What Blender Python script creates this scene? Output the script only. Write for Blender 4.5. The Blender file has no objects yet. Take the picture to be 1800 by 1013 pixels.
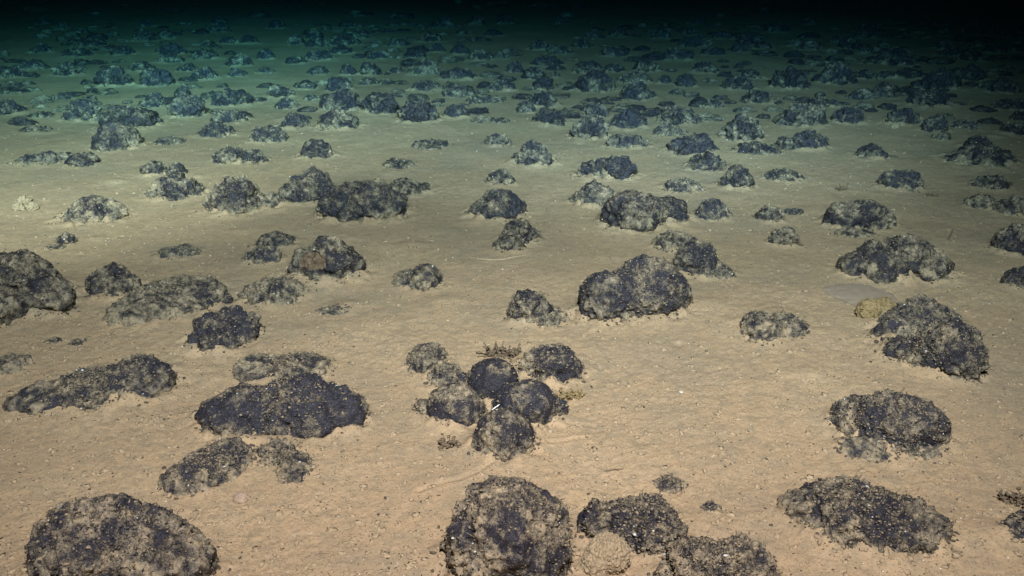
import bpy, math, random, re
import numpy as np
from mathutils import Vector, Matrix

# ------------------------------------------------------------------ scene, camera, light
sc = bpy.context.scene
COL = sc.collection
sc.render.engine = 'CYCLES'
sc.cycles.use_denoising = True
sc.cycles.volume_bounces = 0
sc.cycles.max_bounces = 4
sc.cycles.diffuse_bounces = 2
sc.cycles.glossy_bounces = 1
sc.cycles.use_adaptive_sampling = True
sc.cycles.adaptive_threshold = 0.02
sc.view_settings.view_transform = 'Standard'
sc.view_settings.look = 'None'
sc.view_settings.gamma = 1.0
sc.view_settings.exposure = 0.0

F = 1559.0                      # focal length in photo pixels (photo 1800 x 1013)
PITCH = math.radians(20.6)
CAMH = 0.8
cam_d = bpy.data.cameras.new('camera')
cam = bpy.data.objects.new('camera', cam_d); COL.objects.link(cam)
cam_d.sensor_width = 36; cam_d.lens = 36 * F / 1800
cam_d.clip_start = 0.02; cam_d.clip_end = 400
cam.location = (0, 0, CAMH)
cam.rotation_euler = (math.pi / 2 - PITCH, 0, 0)
sc.camera = cam

w = bpy.data.worlds.new('World'); sc.world = w; w.use_nodes = True
w.node_tree.nodes['Background'].inputs[0].default_value = (0.0006, 0.003, 0.006, 1)
w.node_tree.nodes['Background'].inputs[1].default_value = 0.3

# the vehicle's lamps and one added fill spot: deep water has no other light
def lamp(name, loc, aim, power, cone, blend, col, size):
    l = bpy.data.lights.new(name, 'SPOT'); l.energy = power; l.spot_size = math.radians(cone)
    l.spot_blend = blend; l.color = col; l.shadow_soft_size = size
    o = bpy.data.objects.new(name, l); COL.objects.link(o); o.location = loc
    o.rotation_euler = (Vector(aim) - Vector(loc)).to_track_quat('-Z', 'Y').to_euler()
    return o
LK = 150.0
lamp('floodlight', (-0.70, -0.25, 2.0), (-2.96, 7.80, 0), 24.3 * LK, 54.6, 1.0, (1.55, 1.0, 0.88), 0.06)
lamp('floodlight', (-0.45, -0.25, 2.0), (-3.60, 10.6, 0), 40.0 * LK, 30.0, 1.0, (1.05, 1.0, 0.82), 0.06)
lamp('floodlight', (0.70, -0.25, 2.0), (0.19, 11.05, 0), 23.0 * LK, 55.0, 1.0, (1.44, 1.0, 0.97), 0.06)
lamp('floodlight', (0.35, -0.25, 1.9), (0.15, 3.50, 0), 1.75 * LK, 58.0, 1.0, (1.38, 1.0, 0.95), 0.06)  # extra fill spot, added to lighten the mid-distance sand
lamp('floodlight', (0.10, -0.30, 2.0), (-0.10, 5.86, 0), 5.9 * LK, 120.0, 1.0, (1.47, 1.0, 0.96), 0.08)

# ------------------------------------------------------------------ helpers
rng = np.random.RandomState(11)
L3 = rng.rand(64, 64, 64).astype(np.float32) * 2 - 1
def noise3(p, s, off=0.0):
    q = p / s + np.array([off * 7.13, off * 3.77, off * 5.31]) + 1000.0
    i = np.floor(q).astype(np.int64); f = q - i; f = f * f * (3 - 2 * f)
    i &= 63; j = (i + 1) & 63
    x, y, z = i.T; X, Y, Z = j.T; u, v, t = f.T
    a = L3[x, y, z] * (1 - u) + L3[X, y, z] * u
    b = L3[x, Y, z] * (1 - u) + L3[X, Y, z] * u
    c = L3[x, y, Z] * (1 - u) + L3[X, y, Z] * u
    d = L3[x, Y, Z] * (1 - u) + L3[X, Y, Z] * u
    return (a * (1 - v) + b * v) * (1 - t) + (c * (1 - v) + d * v) * t
L2 = rng.rand(256, 256).astype(np.float32) * 2 - 1
def noise2(x, y, s, off=0):
    qx = x / s + off * 7.7 + 1000; qy = y / s + off * 3.3 + 1000
    ix = np.floor(qx).astype(np.int64); iy = np.floor(qy).astype(np.int64)
    u = qx - ix; v = qy - iy; u = u * u * (3 - 2 * u); v = v * v * (3 - 2 * v)
    ix &= 255; iy &= 255; jx = (ix + 1) & 255; jy = (iy + 1) & 255
    return (L2[ix, iy] * (1 - u) + L2[jx, iy] * u) * (1 - v) + (L2[ix, jy] * (1 - u) + L2[jx, jy] * u) * v

cp, sp = math.cos(PITCH), math.sin(PITCH)
def at(px, py):
    """photo pixel -> seabed point, and metres per photo pixel there, and sine/cosine of the view's slope"""
    u = (px - 900) / F; v = (506.5 - py) / F
    dy = cp + sp * v; dz = -sp + cp * v
    t = CAMH / -dz
    th = math.atan2(-dz, dy)
    return u * t, dy * t, t / F, math.sin(th), math.cos(th)

def low(x, y):      # broad undulation of the seabed
    x = np.asarray(x, float); y = np.asarray(y, float)
    return 0.010 * noise2(x, y, 0.9, 1) + 0.006 * noise2(x, y, 0.37, 2)

def link_mesh(name, V, Fc, mat, parent=None, smooth=True, attrs=None):
    """V (n,3) array, Fc (m,k) array of equal-length faces or a list of such arrays"""
    if not isinstance(Fc, list): Fc = [Fc]
    Fc = [f for f in Fc if len(f)]
    me = bpy.data.meshes.new(name)
    me.vertices.add(len(V)); me.vertices.foreach_set('co', np.ascontiguousarray(V, dtype=np.float32).ravel())
    nl = sum(f.size for f in Fc); nf = sum(len(f) for f in Fc)
    me.loops.add(nl); me.polygons.add(nf)
    me.loops.foreach_set('vertex_index', np.concatenate([f.ravel() for f in Fc]).astype(np.int32))
    tot = np.concatenate([np.full(len(f), f.shape[1]) for f in Fc]).astype(np.int32)
    st = np.concatenate([[0], np.cumsum(tot)[:-1]]).astype(np.int32)
    me.polygons.foreach_set('loop_start', st)
    try: me.polygons.foreach_set('loop_total', tot)
    except Exception: pass
    me.polygons.foreach_set('use_smooth', np.full(nf, smooth))
    me.update(calc_edges=True)
    for k, a in (attrs or {}).items():
        at_ = me.attributes.new(k, 'FLOAT', 'POINT'); at_.data.foreach_set('value', a.astype(np.float32))
    me.materials.append(mat)
    o = bpy.data.objects.new(name, me); COL.objects.link(o)
    if parent: o.parent = parent
    return o

def tag(o, label=None, cat=None, group=None, kind=None):
    if label: o['label'] = label
    if cat: o['category'] = cat
    if group: o['group'] = group
    if kind: o['kind'] = kind
    return o

# icospheres
def ico(level):
    t = (1 + 5 ** .5) / 2
    V = np.array([(-1, t, 0), (1, t, 0), (-1, -t, 0), (1, -t, 0), (0, -1, t), (0, 1, t), (0, -1, -t), (0, 1, -t), (t, 0, -1), (t, 0, 1), (-t, 0, -1), (-t, 0, 1)], float)
    V /= np.linalg.norm(V, axis=1)[:, None]
    T = np.array([(0, 11, 5), (0, 5, 1), (0, 1, 7), (0, 7, 10), (0, 10, 11), (1, 5, 9), (5, 11, 4), (11, 10, 2), (10, 7, 6), (7, 1, 8), (3, 9, 4), (3, 4, 2), (3, 2, 6), (3, 6, 8), (3, 8, 9), (4, 9, 5), (2, 4, 11), (6, 2, 10), (8, 6, 7), (9, 8, 1)])
    for _ in range(level):
        E = np.sort(np.concatenate([T[:, [0, 1]], T[:, [1, 2]], T[:, [2, 0]]]), axis=1)
        key = E[:, 0].astype(np.int64) * 10 ** 7 + E[:, 1]
        uq, inv = np.unique(key, return_inverse=True); inv = inv.ravel()
        M = V[uq // 10 ** 7] + V[uq % 10 ** 7]; M /= np.linalg.norm(M, axis=1)[:, None]
        n = len(V); m = len(T); a, b, c = inv[:m] + n, inv[m:2 * m] + n, inv[2 * m:] + n
        V = np.concatenate([V, M])
        T = np.concatenate([np.stack([T[:, 0], a, c], 1), np.stack([T[:, 1], b, a], 1), np.stack([T[:, 2], c, b], 1), np.stack([a, b, c], 1)])
    return V, T
ICO = {l: ico(l) for l in (1, 2, 3, 4, 5, 6)}

def vnormals(V, T):
    n = np.cross(V[T[:, 1]] - V[T[:, 0]], V[T[:, 2]] - V[T[:, 0]])
    N = np.zeros_like(V)
    for k in range(3):
        for c in range(3):
            N[:, c] += np.bincount(T[:, k], n[:, c], len(V))
    return N / (np.linalg.norm(N, axis=1)[:, None] + 1e-12)

def tubes(P, D, Ln, R, curl, rs, seg=3):
    """many little bent three-sided tubes: roots P, directions D"""
    n = len(P); rings = []
    side = np.cross(D, rs.randn(n, 3)); side /= np.linalg.norm(side, axis=1)[:, None] + 1e-9
    up = np.cross(D, side); bend = rs.randn(n, 3) * curl
    for s in range(seg + 1):
        q = s / seg
        c = P + D * (Ln * q)[:, None] + bend * (Ln * q * q)[:, None]
        r = (R * (1 - 0.55 * q))[:, None]
        for a in range(3):
            an = a * 2.0944
            rings.append(c + side * r * math.cos(an) + up * r * math.sin(an))
    V = np.stack(rings, 1).reshape(-1, 3)
    fs = []
    for s in range(seg):
        for a in range(3):
            b = (a + 1) % 3
            fs.append([s * 3 + a, s * 3 + b, (s + 1) * 3 + b, (s + 1) * 3 + a])
    base = np.arange(n)[:, None, None] * (3 * (seg + 1))
    Q = (np.array(fs)[None] + base).reshape(-1, 4)
    cap = np.array([[seg * 3, seg * 3 + 1, seg * 3 + 2]])[None] + base
    return V, Q, cap.reshape(-1, 3)

def grains(P, R, rs, flat=0.7, level=0):
    V0, T0 = (ICO[level] if level else ico(0))
    n = len(P); k = len(V0)
    sc_ = R[:, None] * (0.6 + 0.8 * rs.rand(n, 3)) * np.array([1, 1, flat])
    J = 1 + 0.35 * rs.randn(n, k, 1)
    V = P[:, None] + V0[None] * sc_[:, None] * J
    T = T0[None] + (np.arange(n) * k)[:, None, None]
    return V.reshape(-1, 3), T.reshape(-1, 3)

# ------------------------------------------------------------------ materials
def new_mat(name):
    m = bpy.data.materials.new(name); m.use_nodes = True
    nt = m.node_tree; b = nt.nodes['Principled BSDF']
    return m, nt, b
def nd(nt, t, **kw):
    n = nt.nodes.new(t)
    for k, v in kw.items():
        if k in n.inputs: n.inputs[k].default_value = v
        else: setattr(n, k, v)
    return n
def ramp(nt, src, stops):
    r = nt.nodes.new('ShaderNodeValToRGB'); nt.links.new(src, r.inputs[0])
    e = r.color_ramp.elements
    e[0].position, e[0].color = stops[0][0], (*stops[0][1], 1)
    e[1].position, e[1].color = stops[-1][0], (*stops[-1][1], 1)
    for p, c in stops[1:-1]:
        x = e.new(p); x.color = (*c, 1)
    return r.outputs[0]
def mixc(nt, f, a, b):
    m = nt.nodes.new('ShaderNodeMix'); m.data_type = 'RGBA'
    for s, v in ((m.inputs[0], f), (m.inputs[6], a), (m.inputs[7], b)):
        if hasattr(v, 'links') or hasattr(v, 'is_output'): nt.links.new(v, s)
        else: s.default_value = v if not isinstance(v, tuple) else (*v, 1)
    return m.outputs[2]

SED = (0.425, 0.295, 0.17)
def sediment_mat():
    m, nt, b = new_mat('sediment')
    g = nd(nt, 'ShaderNodeNewGeometry')
    P = g.outputs['Position']
    n1 = nd(nt, 'ShaderNodeTexNoise', Scale=2.2, Detail=6.0, Roughness=0.6)
    n2 = nd(nt, 'ShaderNodeTexNoise', Scale=38.0, Detail=6.0, Roughness=0.7)
    n3 = nd(nt, 'ShaderNodeTexNoise', Scale=230.0, Detail=4.0, Roughness=0.75)
    n4 = nd(nt, 'ShaderNodeTexNoise', Scale=95.0, Detail=3.0, Roughness=0.6)
    for n in (n1, n2, n3, n4): nt.links.new(P, n.inputs['Vector'])
    c1 = ramp(nt, n1.outputs[0], [(0.32, (0.34, 0.255, 0.16)), (0.5, SED), (0.68, (0.48, 0.345, 0.205))])
    c2 = mixc(nt, ramp(nt, n2.outputs[0], [(0.38, (0.6,) * 3), (0.55, (0,) * 3)]), c1, (0.27, 0.215, 0.14))
    c3 = mixc(nt, ramp(nt, n3.outputs[0], [(0.34, (0.8,) * 3), (0.47, (0,) * 3)]), c2, (0.19, 0.145, 0.095))
    c4 = mixc(nt, ramp(nt, n4.outputs[0], [(0.58, (0,) * 3), (0.75, (0.6,) * 3)]), c3, (0.52, 0.40, 0.26))
    nt.links.new(c4, b.inputs['Base Color'])
    b.inputs['Roughness'].default_value = 0.95
    b.inputs['Specular IOR Level'].default_value = 0.15
    bp = nd(nt, 'ShaderNodeBump', Strength=0.55, Distance=0.004)
    ad = nd(nt, 'ShaderNodeMath', operation='ADD'); nt.links.new(n3.outputs[0], ad.inputs[0]); nt.links.new(n4.outputs[0], ad.inputs[1])
    nt.links.new(ad.outputs[0], bp.inputs['Height']); nt.links.new(bp.outputs[0], b.inputs['Normal'])
    return m
def nodule_mat(name, dark, dust):
    m, nt, b = new_mat(name)
    g = nd(nt, 'ShaderNodeNewGeometry'); P = g.outputs['Position']
    at_ = nd(nt, 'ShaderNodeAttribute', attribute_name='dust')
    n1 = nd(nt, 'ShaderNodeTexNoise', Scale=160.0, Detail=6.0, Roughness=0.7)
    n2 = nd(nt, 'ShaderNodeTexNoise', Scale=480.0, Detail=3.0, Roughness=0.7)
    n3 = nd(nt, 'ShaderNodeTexNoise', Scale=30.0, Detail=3.0, Roughness=0.6)
    for n in (n1, n2, n3): nt.links.new(P, n.inputs['Vector'])
    # factor = dust + (fine noise - .5)*k
    a0_ = nd(nt, 'ShaderNodeMath', operation='MULTIPLY_ADD'); nt.links.new(n2.outputs[0], a0_.inputs[0]); a0_.inputs[1].default_value = 1.9; nt.links.new(at_.outputs['Fac'], a0_.inputs[2])
    a = nd(nt, 'ShaderNodeMath', operation='MULTIPLY_ADD'); nt.links.new(n1.outputs[0], a.inputs[0]); a.inputs[1].default_value = 2.4; nt.links.new(a0_.outputs[0], a.inputs[2])
    f = ramp(nt, a.outputs[0], [(0.0, (0,) * 3), (1.0, (1,) * 3)])
    def mrange(a0, a1, top):
        mr = nd(nt, 'ShaderNodeMapRange'); nt.links.new(a.outputs[0], mr.inputs[0])
        mr.inputs[1].default_value = a0; mr.inputs[2].default_value = a1; mr.inputs[4].default_value = top
        return mr.outputs[0]
    dk = ramp(nt, n2.outputs[0], [(0.35, tuple(c * .6 for c in dark)), (0.52, dark), (0.68, tuple(min(1, c * 3.6) for c in dark))])
    silt = ramp(nt, n1.outputs[0], [(0.36, (0.21, 0.165, 0.102)), (0.6, (0.345, 0.262, 0.16))])
    film = ramp(nt, n2.outputs[0], [(0.35, tuple(c * .26 for c in dust)), (0.65, tuple(c * .62 for c in dust))])
    du = ramp(nt, n3.outputs[0], [(0.35, tuple(c * .72 for c in dust)), (0.6, dust), (0.75, tuple(c * 1.2 for c in dust))])
    c = mixc(nt, mrange(1.96, 2.34, 0.9), dk, film)
    c = mixc(nt, mrange(2.30, 2.85, 1.0), c, du)
    c = mixc(nt, mrange(2.78, 3.12, 1.0), c, silt)
    c = mixc(nt, mrange(4.6, 4.9, 1.0), c, (0.62, 0.60, 0.55))
    nt.links.new(c, b.inputs['Base Color'])
    b.inputs['Roughness'].default_value = 0.72
    b.inputs['Specular IOR Level'].default_value = 0.35
    bp = nd(nt, 'ShaderNodeBump', Strength=0.7, Distance=0.003)
    nt.links.new(n1.outputs[0], bp.inputs['Height']); nt.links.new(bp.outputs[0], b.inputs['Normal'])
    return m
def plain(name, col, rough=0.9, var=0.35, scale=120):
    m, nt, b = new_mat(name)
    g = nd(nt, 'ShaderNodeNewGeometry')
    n = nd(nt, 'ShaderNodeTexNoise', Scale=scale, Detail=5.0, Roughness=0.7); nt.links.new(g.outputs['Position'], n.inputs['Vector'])
    c = ramp(nt, n.outputs[0], [(0.3, tuple(x * (1 - var) for x in col)), (0.7, tuple(min(1, x * (1 + var)) for x in col))])
    nt.links.new(c, b.inputs['Base Color']); b.inputs['Roughness'].default_value = rough
    b.inputs['Specular IOR Level'].default_value = 0.2
    bp = nd(nt, 'ShaderNodeBump', Strength=0.6, Distance=0.003); nt.links.new(n.outputs[0], bp.inputs['Height']); nt.links.new(bp.outputs[0], b.inputs['Normal'])
    return m
M_SED = sediment_mat()
M_NOD = nodule_mat('dusted_black_crust', (0.0175, 0.0155, 0.0195), (0.245, 0.198, 0.132))
M_NOD2 = nodule_mat('dusted_blue_black_crust', (0.021, 0.0195, 0.025), (0.23, 0.188, 0.13))
M_CRUMB = plain('dark_crumbs', (0.095, 0.077, 0.056))
M_CLOD = plain('sediment_clods', (0.37, 0.275, 0.17))
M_WHITE = plain('white_shell', (0.85, 0.82, 0.74), 0.5, 0.1)
M_SPONGE = plain('ochre_sponge', (0.25, 0.18, 0.085), 0.9, 0.55, 160)
M_BALL = plain('pale_test', (0.31, 0.235, 0.145), 0.95, 0.5, 260)
M_BROWN = plain('dull_brown', (0.17, 0.125, 0.08), 0.9, 0.5, 200)
M_RUST = plain('rusty_brown', (0.15, 0.102, 0.064), 0.9, 0.6, 110)
M_TRACK = plain('fresh_clay', (0.31, 0.235, 0.165), 0.9, 0.14, 60)
M_PINK = plain('pale_knob', (0.36, 0.26, 0.18), 0.8, 0.2, 90)

# ------------------------------------------------------------------ the nodules, from the photograph
# (cover 0..1, [(cx, cy, rx, ry) outline lobes in photo pixels], label, handle used by neighbours' labels)
N = []
def n_(cover, lobes, label=None, handle=None, **kw): N.append(dict(cover=cover, lobes=lobes, label=label, handle=handle, **kw))
# nearest rows
n_(.50, [(162, 965, 96, 104), (242, 985, 100, 88), (306, 1010, 68, 64)], 'huge domed black nodule streaked with sediment, cut by the bottom edge at left', 'the huge domed nodule at bottom left')
n_(.62, [(340, 832, 48, 36), (395, 806, 45, 38)], 'flat dusty grey nodule sunk in sand, above the huge bottom left dome', 'the flat grey nodule above the bottom left dome', flat=1)
n_(.70, [(488, 793, 38, 22), (520, 822, 28, 26)], 'almost buried broken rim of nodule right of the flat grey one', flat=1)
n_(.25, [(430, 715, 78, 50), (540, 706, 86, 60), (600, 718, 46, 42)], 'broad black loaf shaped nodule with dark hollow under its front, left of centre', 'the broad black loaf shaped nodule')
n_(.62, [(450, 640, 38, 24), (530, 640, 52, 27)], 'arched dusty nodule lying directly behind the broad black loaf shaped one', flat=1)
n_(.35, [(238, 663, 68, 43), (165, 682, 65, 38), (80, 700, 50, 27), (38, 710, 18, 11)], 'long tapering black nodule, high at right and thin at left, near left edge', 'the long tapering nodule')
n_(0.25, [(868, 663, 45, 42)], 'smooth rounded black nodule at the top of the central cluster', 'the central cluster', smooth=1)
n_(0.33, [(803, 706, 53, 42)], 'smooth round nodule on the left side of the central cluster', smooth=1)
n_(0.23, [(926, 702, 54, 47)], 'smooth black nodule on the right side of the central cluster', smooth=1)
n_(0.38, [(884, 758, 55, 46)], 'rounded black nodule at the front of the central cluster', smooth=1)
n_(0.43, [(962, 690, 26, 42)], 'upright narrow nodule at the right rear of the central cluster', smooth=1)
n_(.20, [(984, 704, 15, 19)], 'tiny black knob touching the right end of the central cluster')
n_(.38, [(967, 630, 54, 37)], 'oval black nodule with white flecks, behind and right of the central cluster', 'the oval nodule with white flecks')
n_(.58, [(752, 622, 34, 30)], 'squarish dusty nodule behind and left of the central cluster', 'the squarish dusty nodule', flat=1)
n_(.72, [(782, 652, 28, 24)], 'small sandy nodule between the squarish dusty one and the central cluster', flat=1)
n_(.05, [(812, 656, 16, 11)], 'little jet black lump standing in for the dark cavity behind the central cluster')  # black lump put in for the shaded cavity behind the cluster
n_(.45, [(748, 712, 20, 15)], 'small slanting grey chip left of the central cluster')
n_(.58, [(893, 952, 112, 106), (868, 900, 56, 56), (935, 905, 58, 54)], 'largest round knobbly nodule with sandy pockets, cut by bottom edge at centre', 'the largest round knobbly nodule')
n_(.45, [(1062, 915, 44, 42), (1125, 905, 60, 42), (1150, 932, 50, 42)], 'knobbly nodule with a ring shaped hollow, right of the largest round one', 'the nodule with a ring shaped hollow')
n_(.62, [(1225, 1002, 72, 62), (1300, 1002, 62, 60)], 'sand dusted nodule cut by the bottom edge, right of centre')
n_(.42, [(1458, 884, 70, 46), (1530, 904, 104, 63), (1606, 930, 58, 40)], 'long slanting oval nodule streaked with sand at lower right', 'the long slanting oval nodule')
n_(.38, [(1566, 736, 74, 56), (1502, 722, 38, 30), (1612, 742, 46, 46)], 'rounded nodule with deep shadow below, in front of the wedge shaped one', 'the hooded nodule at right')
n_(.70, [(1530, 782, 55, 24), (1610, 775, 45, 28)], 'flat crumbled sandy ledge at the foot of the hooded nodule at right', flat=1)
n_(.30, [(1800, 928, 38, 30)], 'small nodule half cut off by the right edge near bottom')
n_(.55, [(1180, 843, 27, 13)], 'small flat grainy nodule above the one with ring shaped hollow', flat=1)
n_(.50, [(1250, 883, 13, 11)], 'tiny lone grey nodule left of the long slanting oval')
n_(.45, [(1620, 556, 66, 42), (1578, 585, 48, 30)], 'dark upper half of the wedge shaped heap at right, beside the ochre sponge', 'the wedge shaped heap')
n_(.45, [(1610, 612, 52, 32), (1665, 612, 56, 52), (1690, 635, 36, 36)], 'larger front half of the wedge shaped heap at right, crossed by a sandy band')
n_(.50, [(1600, 450, 62, 42), (1540, 460, 52, 36), (1500, 468, 20, 18)], 'wide blue black nodule with stringy top behind the smooth clay patch', 'the wide blue black nodule')
n_(.62, [(1335, 572, 33, 28), (1385, 568, 33, 22)], 'low nodule with a sandy saddle in open sand right of centre', 'the nodule with a sandy saddle', flat=1)
n_(.40, [(1065, 520, 53, 50), (1135, 502, 66, 58), (1185, 500, 28, 40)], 'big craggy egg shaped nodule right of centre', 'the big craggy egg shaped nodule')
n_(.62, [(1190, 424, 38, 19)], 'small dusty nodule just behind the sloping dusty one, right of centre')
n_(.50, [(1225, 455, 38, 31)], 'sloping dusty nodule behind the big craggy egg shaped one')
n_(.50, [(1262, 472, 28, 17)], 'low grey nodule at the right foot of the sloping dusty one')
n_(.48, [(930, 537, 40, 30)], 'domed nodule carrying a small pale sponge, just left of the craggy egg', 'the nodule carrying a pale sponge')
n_(.66, [(962, 556, 36, 15)], 'flat dusty apron of nodule right of the small pale sponge', flat=1)
n_(.60, [(748, 482, 28, 25), (718, 486, 26, 17)], 'small nodule half covered in sand at its left, standing alone', 'the half covered lone nodule', flat=1)
n_(.42, [(914, 406, 33, 24), (893, 428, 26, 15)], 'leaning two lobed nodule beside the thin worm trail', 'the leaning two lobed nodule')
n_(.42, [(577, 456, 60, 41)], 'round furry black nodule with a rusty brown patch on its face', 'the nodule with a rusty patch')
n_(.50, [(485, 422, 33, 15)], 'rear low nodule of the pair left of the rusty patched one')
n_(.48, [(462, 448, 32, 17)], 'front low nodule of the pair left of the rusty patched one')
n_(.55, [(483, 506, 52, 26)], 'low oval grainy nodule in front of the rusty patched one', 'the low oval grainy nodule')
n_(.22, [(407, 567, 50, 36), (373, 590, 46, 28)], 'shiny bald black nodule with pale scratches, left of centre', 'the bald black nodule')
n_(.62, [(300, 522, 75, 40), (240, 545, 42, 29), (358, 516, 30, 28)], 'wide purplish grey mottled nodule behind the bald black one', 'the wide mottled nodule', flat=1)
n_(.40, [(396, 522, 13, 10)], 'tiny brown nodule at the right end of the wide mottled one')
n_(.50, [(200, 497, 44, 32)], 'rounded dusty nodule touching the left end of the wide mottled one')
n_(.48, [(40, 492, 72, 54), (92, 522, 40, 38), (-5, 540, 46, 40)], 'massive dark nodule cut by the left edge, with a yellow lump', 'the massive nodule at left edge')
n_(.50, [(312, 444, 38, 14)], 'low dusty nodule alone in sand behind the wide mottled one', 'the low lone nodule at left')
n_(.55, [(165, 370, 55, 26)], 'shield shaped blue grey nodule right of the yellow lobed sponge', 'the shield shaped nodule')
n_(.60, [(118, 422, 14, 11), (98, 436, 17, 5)], 'tiny nodule with sandy tail below the shield shaped one')
n_(.65, [(95, 600, 13, 4)], 'left one of two tiny buried chips below the massive nodule', flat=1)
n_(.45, [(136, 603, 12, 6)], 'right one of two tiny buried chips below the massive nodule', flat=1)
n_(.75, [(20, 642, 30, 20)], 'nearly buried sandy nodule at left edge, above the long tapering one', flat=1)
n_(.75, [(585, 540, 26, 8)], 'buried grey streak of nodule right of the low oval grainy one', flat=1)
# middle rows
n_(.45, [(272, 293, 20, 15)], 'small knob touching the peaked nodule on its left')
n_(.45, [(310, 325, 47, 25)], 'peaked blue nodule left of the round bristly grey one', 'the peaked blue nodule')
n_(.45, [(312, 297, 18, 13)], 'small knob poking up just behind the peaked blue nodule')
n_(.60, [(417, 343, 53, 36)], 'round bristly grey nodule left of the double boulder', 'the round bristly grey nodule')
n_(.85, [(480, 353, 17, 13)], 'small sand coloured nodule at right foot of the round bristly grey one')
n_(.40, [(547, 328, 51, 32)], 'rear boulder of the overlapping dark pair left of centre', 'the rear boulder of the dark pair')
n_(.50, [(602, 358, 46, 33), (666, 354, 50, 37)], 'wide front boulder of the overlapping dark pair left of centre', 'the wide front boulder')
n_(.55, [(718, 329, 36, 17)])
n_(.65, [(702, 292, 27, 9)], flat=1)
n_(.60, [(757, 258, 30, 9)], None, 'the thin sliver nodule above centre', flat=1)
n_(.60, [(875, 249, 24, 12)])
n_(.78, [(880, 310, 24, 14)])
n_(.50, [(938, 270, 36, 21)], 'neat domed nodule in open sand above the centre', 'the neat domed nodule')
n_(.25, [(870, 360, 48, 27)], 'blocky black nodule with a sharp dark left face', 'the blocky black nodule')
n_(.35, [(1048, 293, 36, 20)])
n_(.08, [(1086, 289, 27, 25)], 'bald jet black nodule leaning against its paler neighbour', 'the bald jet black nodule')
n_(.45, [(1044, 337, 37, 25)])
n_(.50, [(1110, 370, 50, 38), (1166, 368, 42, 26)], 'broad lumpy nodule behind the sloping dusty one, right of centre', 'the broad lumpy nodule')
n_(.35, [(1250, 365, 32, 20)], 'compact dark nodule right of the broad lumpy one', 'the compact dark nodule')
n_(.68, [(1353, 374, 25, 16)])
n_(.30, [(1396, 370, 17, 7)])
n_(.58, [(1378, 415, 24, 17)], 'small slanted nodule with red brown crumbs at its right foot')
n_(.42, [(1480, 378, 33, 25), (1530, 378, 38, 25)], 'ragged nodule with jagged fringed top at right', 'the ragged fringed nodule')
n_(.62, [(1500, 408, 35, 9)], flat=1)
n_(.40, [(1785, 422, 38, 28)], None, 'the dark nodule at the right edge')
n_(.40, [(1798, 490, 30, 20)])
n_(.68, [(1725, 352, 28, 14)])
n_(.60, [(1780, 360, 30, 18)])
n_(.60, [(1740, 318, 30, 13)])
n_(.55, [(1582, 315, 36, 19)], 'lone grainy mound of nodule at right, in front of the tailed one', 'the lone grainy mound')
n_(.40, [(1530, 266, 28, 13)], 'small yellowish nodule with a thin tail trailing right', 'the tailed nodule')
n_(.50, [(1722, 274, 60, 19)])
n_(.28, [(1722, 251, 27, 14)], 'smooth dark nodule resting on a broad flat one near right edge', 'the dark nodule riding a flat one')
n_(.40, [(1378, 304, 34, 13)])
n_(.40, [(1294, 309, 30, 20)])
n_(.72, [(1200, 322, 34, 13)])
n_(.32, [(1215, 254, 38, 20)], None, 'the dark slumped nodule')
n_(.60, [(1242, 284, 36, 16)])
n_(.25, [(1420, 246, 32, 19)])
n_(.50, [(1384, 253, 20, 11)])
n_(.50, [(1330, 264, 40, 9)])
n_(.55, [(1303, 228, 35, 22)])
n_(.55, [(1252, 207, 18, 6)])
n_(.55, [(1408, 207, 42, 19)], None, 'the wide green grey mound at right')
n_(.35, [(1490, 206, 30, 14)])
n_(.40, [(1588, 209, 32, 14)])
n_(.40, [(1642, 220, 22, 14)])
n_(.55, [(1655, 240, 17, 8)])
n_(.60, [(1698, 222, 24, 9)])
n_(.50, [(1785, 230, 28, 10)])
n_(.55, [(1175, 232, 32, 8)])
n_(.50, [(1105, 249, 38, 12)])
n_(.48, [(1035, 222, 33, 23)])
n_(.40, [(1045, 197, 24, 14)])
n_(.30, [(1103, 210, 33, 18)], None, 'the tidy black dome right of the stepped pair')
n_(.55, [(1188, 206, 33, 15)])
n_(.60, [(1252, 184, 25, 8)])
n_(.25, [(968, 208, 29, 14)])
n_(.40, [(955, 176, 28, 15)])
n_(.55, [(925, 190, 16, 11)])
n_(.70, [(875, 215, 20, 5)])
n_(.60, [(845, 178, 25, 8)])
n_(.30, [(802, 199, 24, 13)])
n_(.22, [(735, 196, 35, 24)], 'tall black dome right of the jumbled boulders, left of centre', 'the tall black dome')
n_(.32, [(668, 183, 33, 21)])
n_(.42, [(600, 180, 37, 19)])
n_(.40, [(595, 213, 37, 21)])
n_(.50, [(515, 217, 27, 15)])
n_(.58, [(470, 240, 30, 16)])
n_(.50, [(408, 277, 29, 13)])
n_(.45, [(447, 278, 25, 14)])
n_(.38, [(558, 267, 30, 18)])
n_(.42, [(408, 209, 32, 13)])
n_(.48, [(380, 232, 30, 14)])
n_(.65, [(300, 251, 28, 6)])
n_(.48, [(330, 188, 30, 22)], None, 'the hooded far nodule at left')
n_(.30, [(322, 166, 14, 11)])
n_(.25, [(410, 174, 33, 14)])
n_(.40, [(272, 178, 24, 14)])
n_(.32, [(232, 207, 50, 24)])
n_(.45, [(205, 243, 40, 24)], 'broad dark nodule in front of its twin, upper left', 'the broad upper left nodule')
n_(.50, [(150, 196, 30, 18)])
n_(.55, [(182, 206, 18, 8)])
n_(.60, [(75, 277, 44, 11)])
n_(.50, [(145, 279, 28, 13)])
n_(.60, [(110, 169, 20, 6)])
n_(.50, [(72, 203, 22, 5)])
n_(.68, [(62, 228, 26, 5)])
n_(.35, [(15, 191, 30, 12)])
n_(.45, [(25, 160, 38, 7)])
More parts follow.
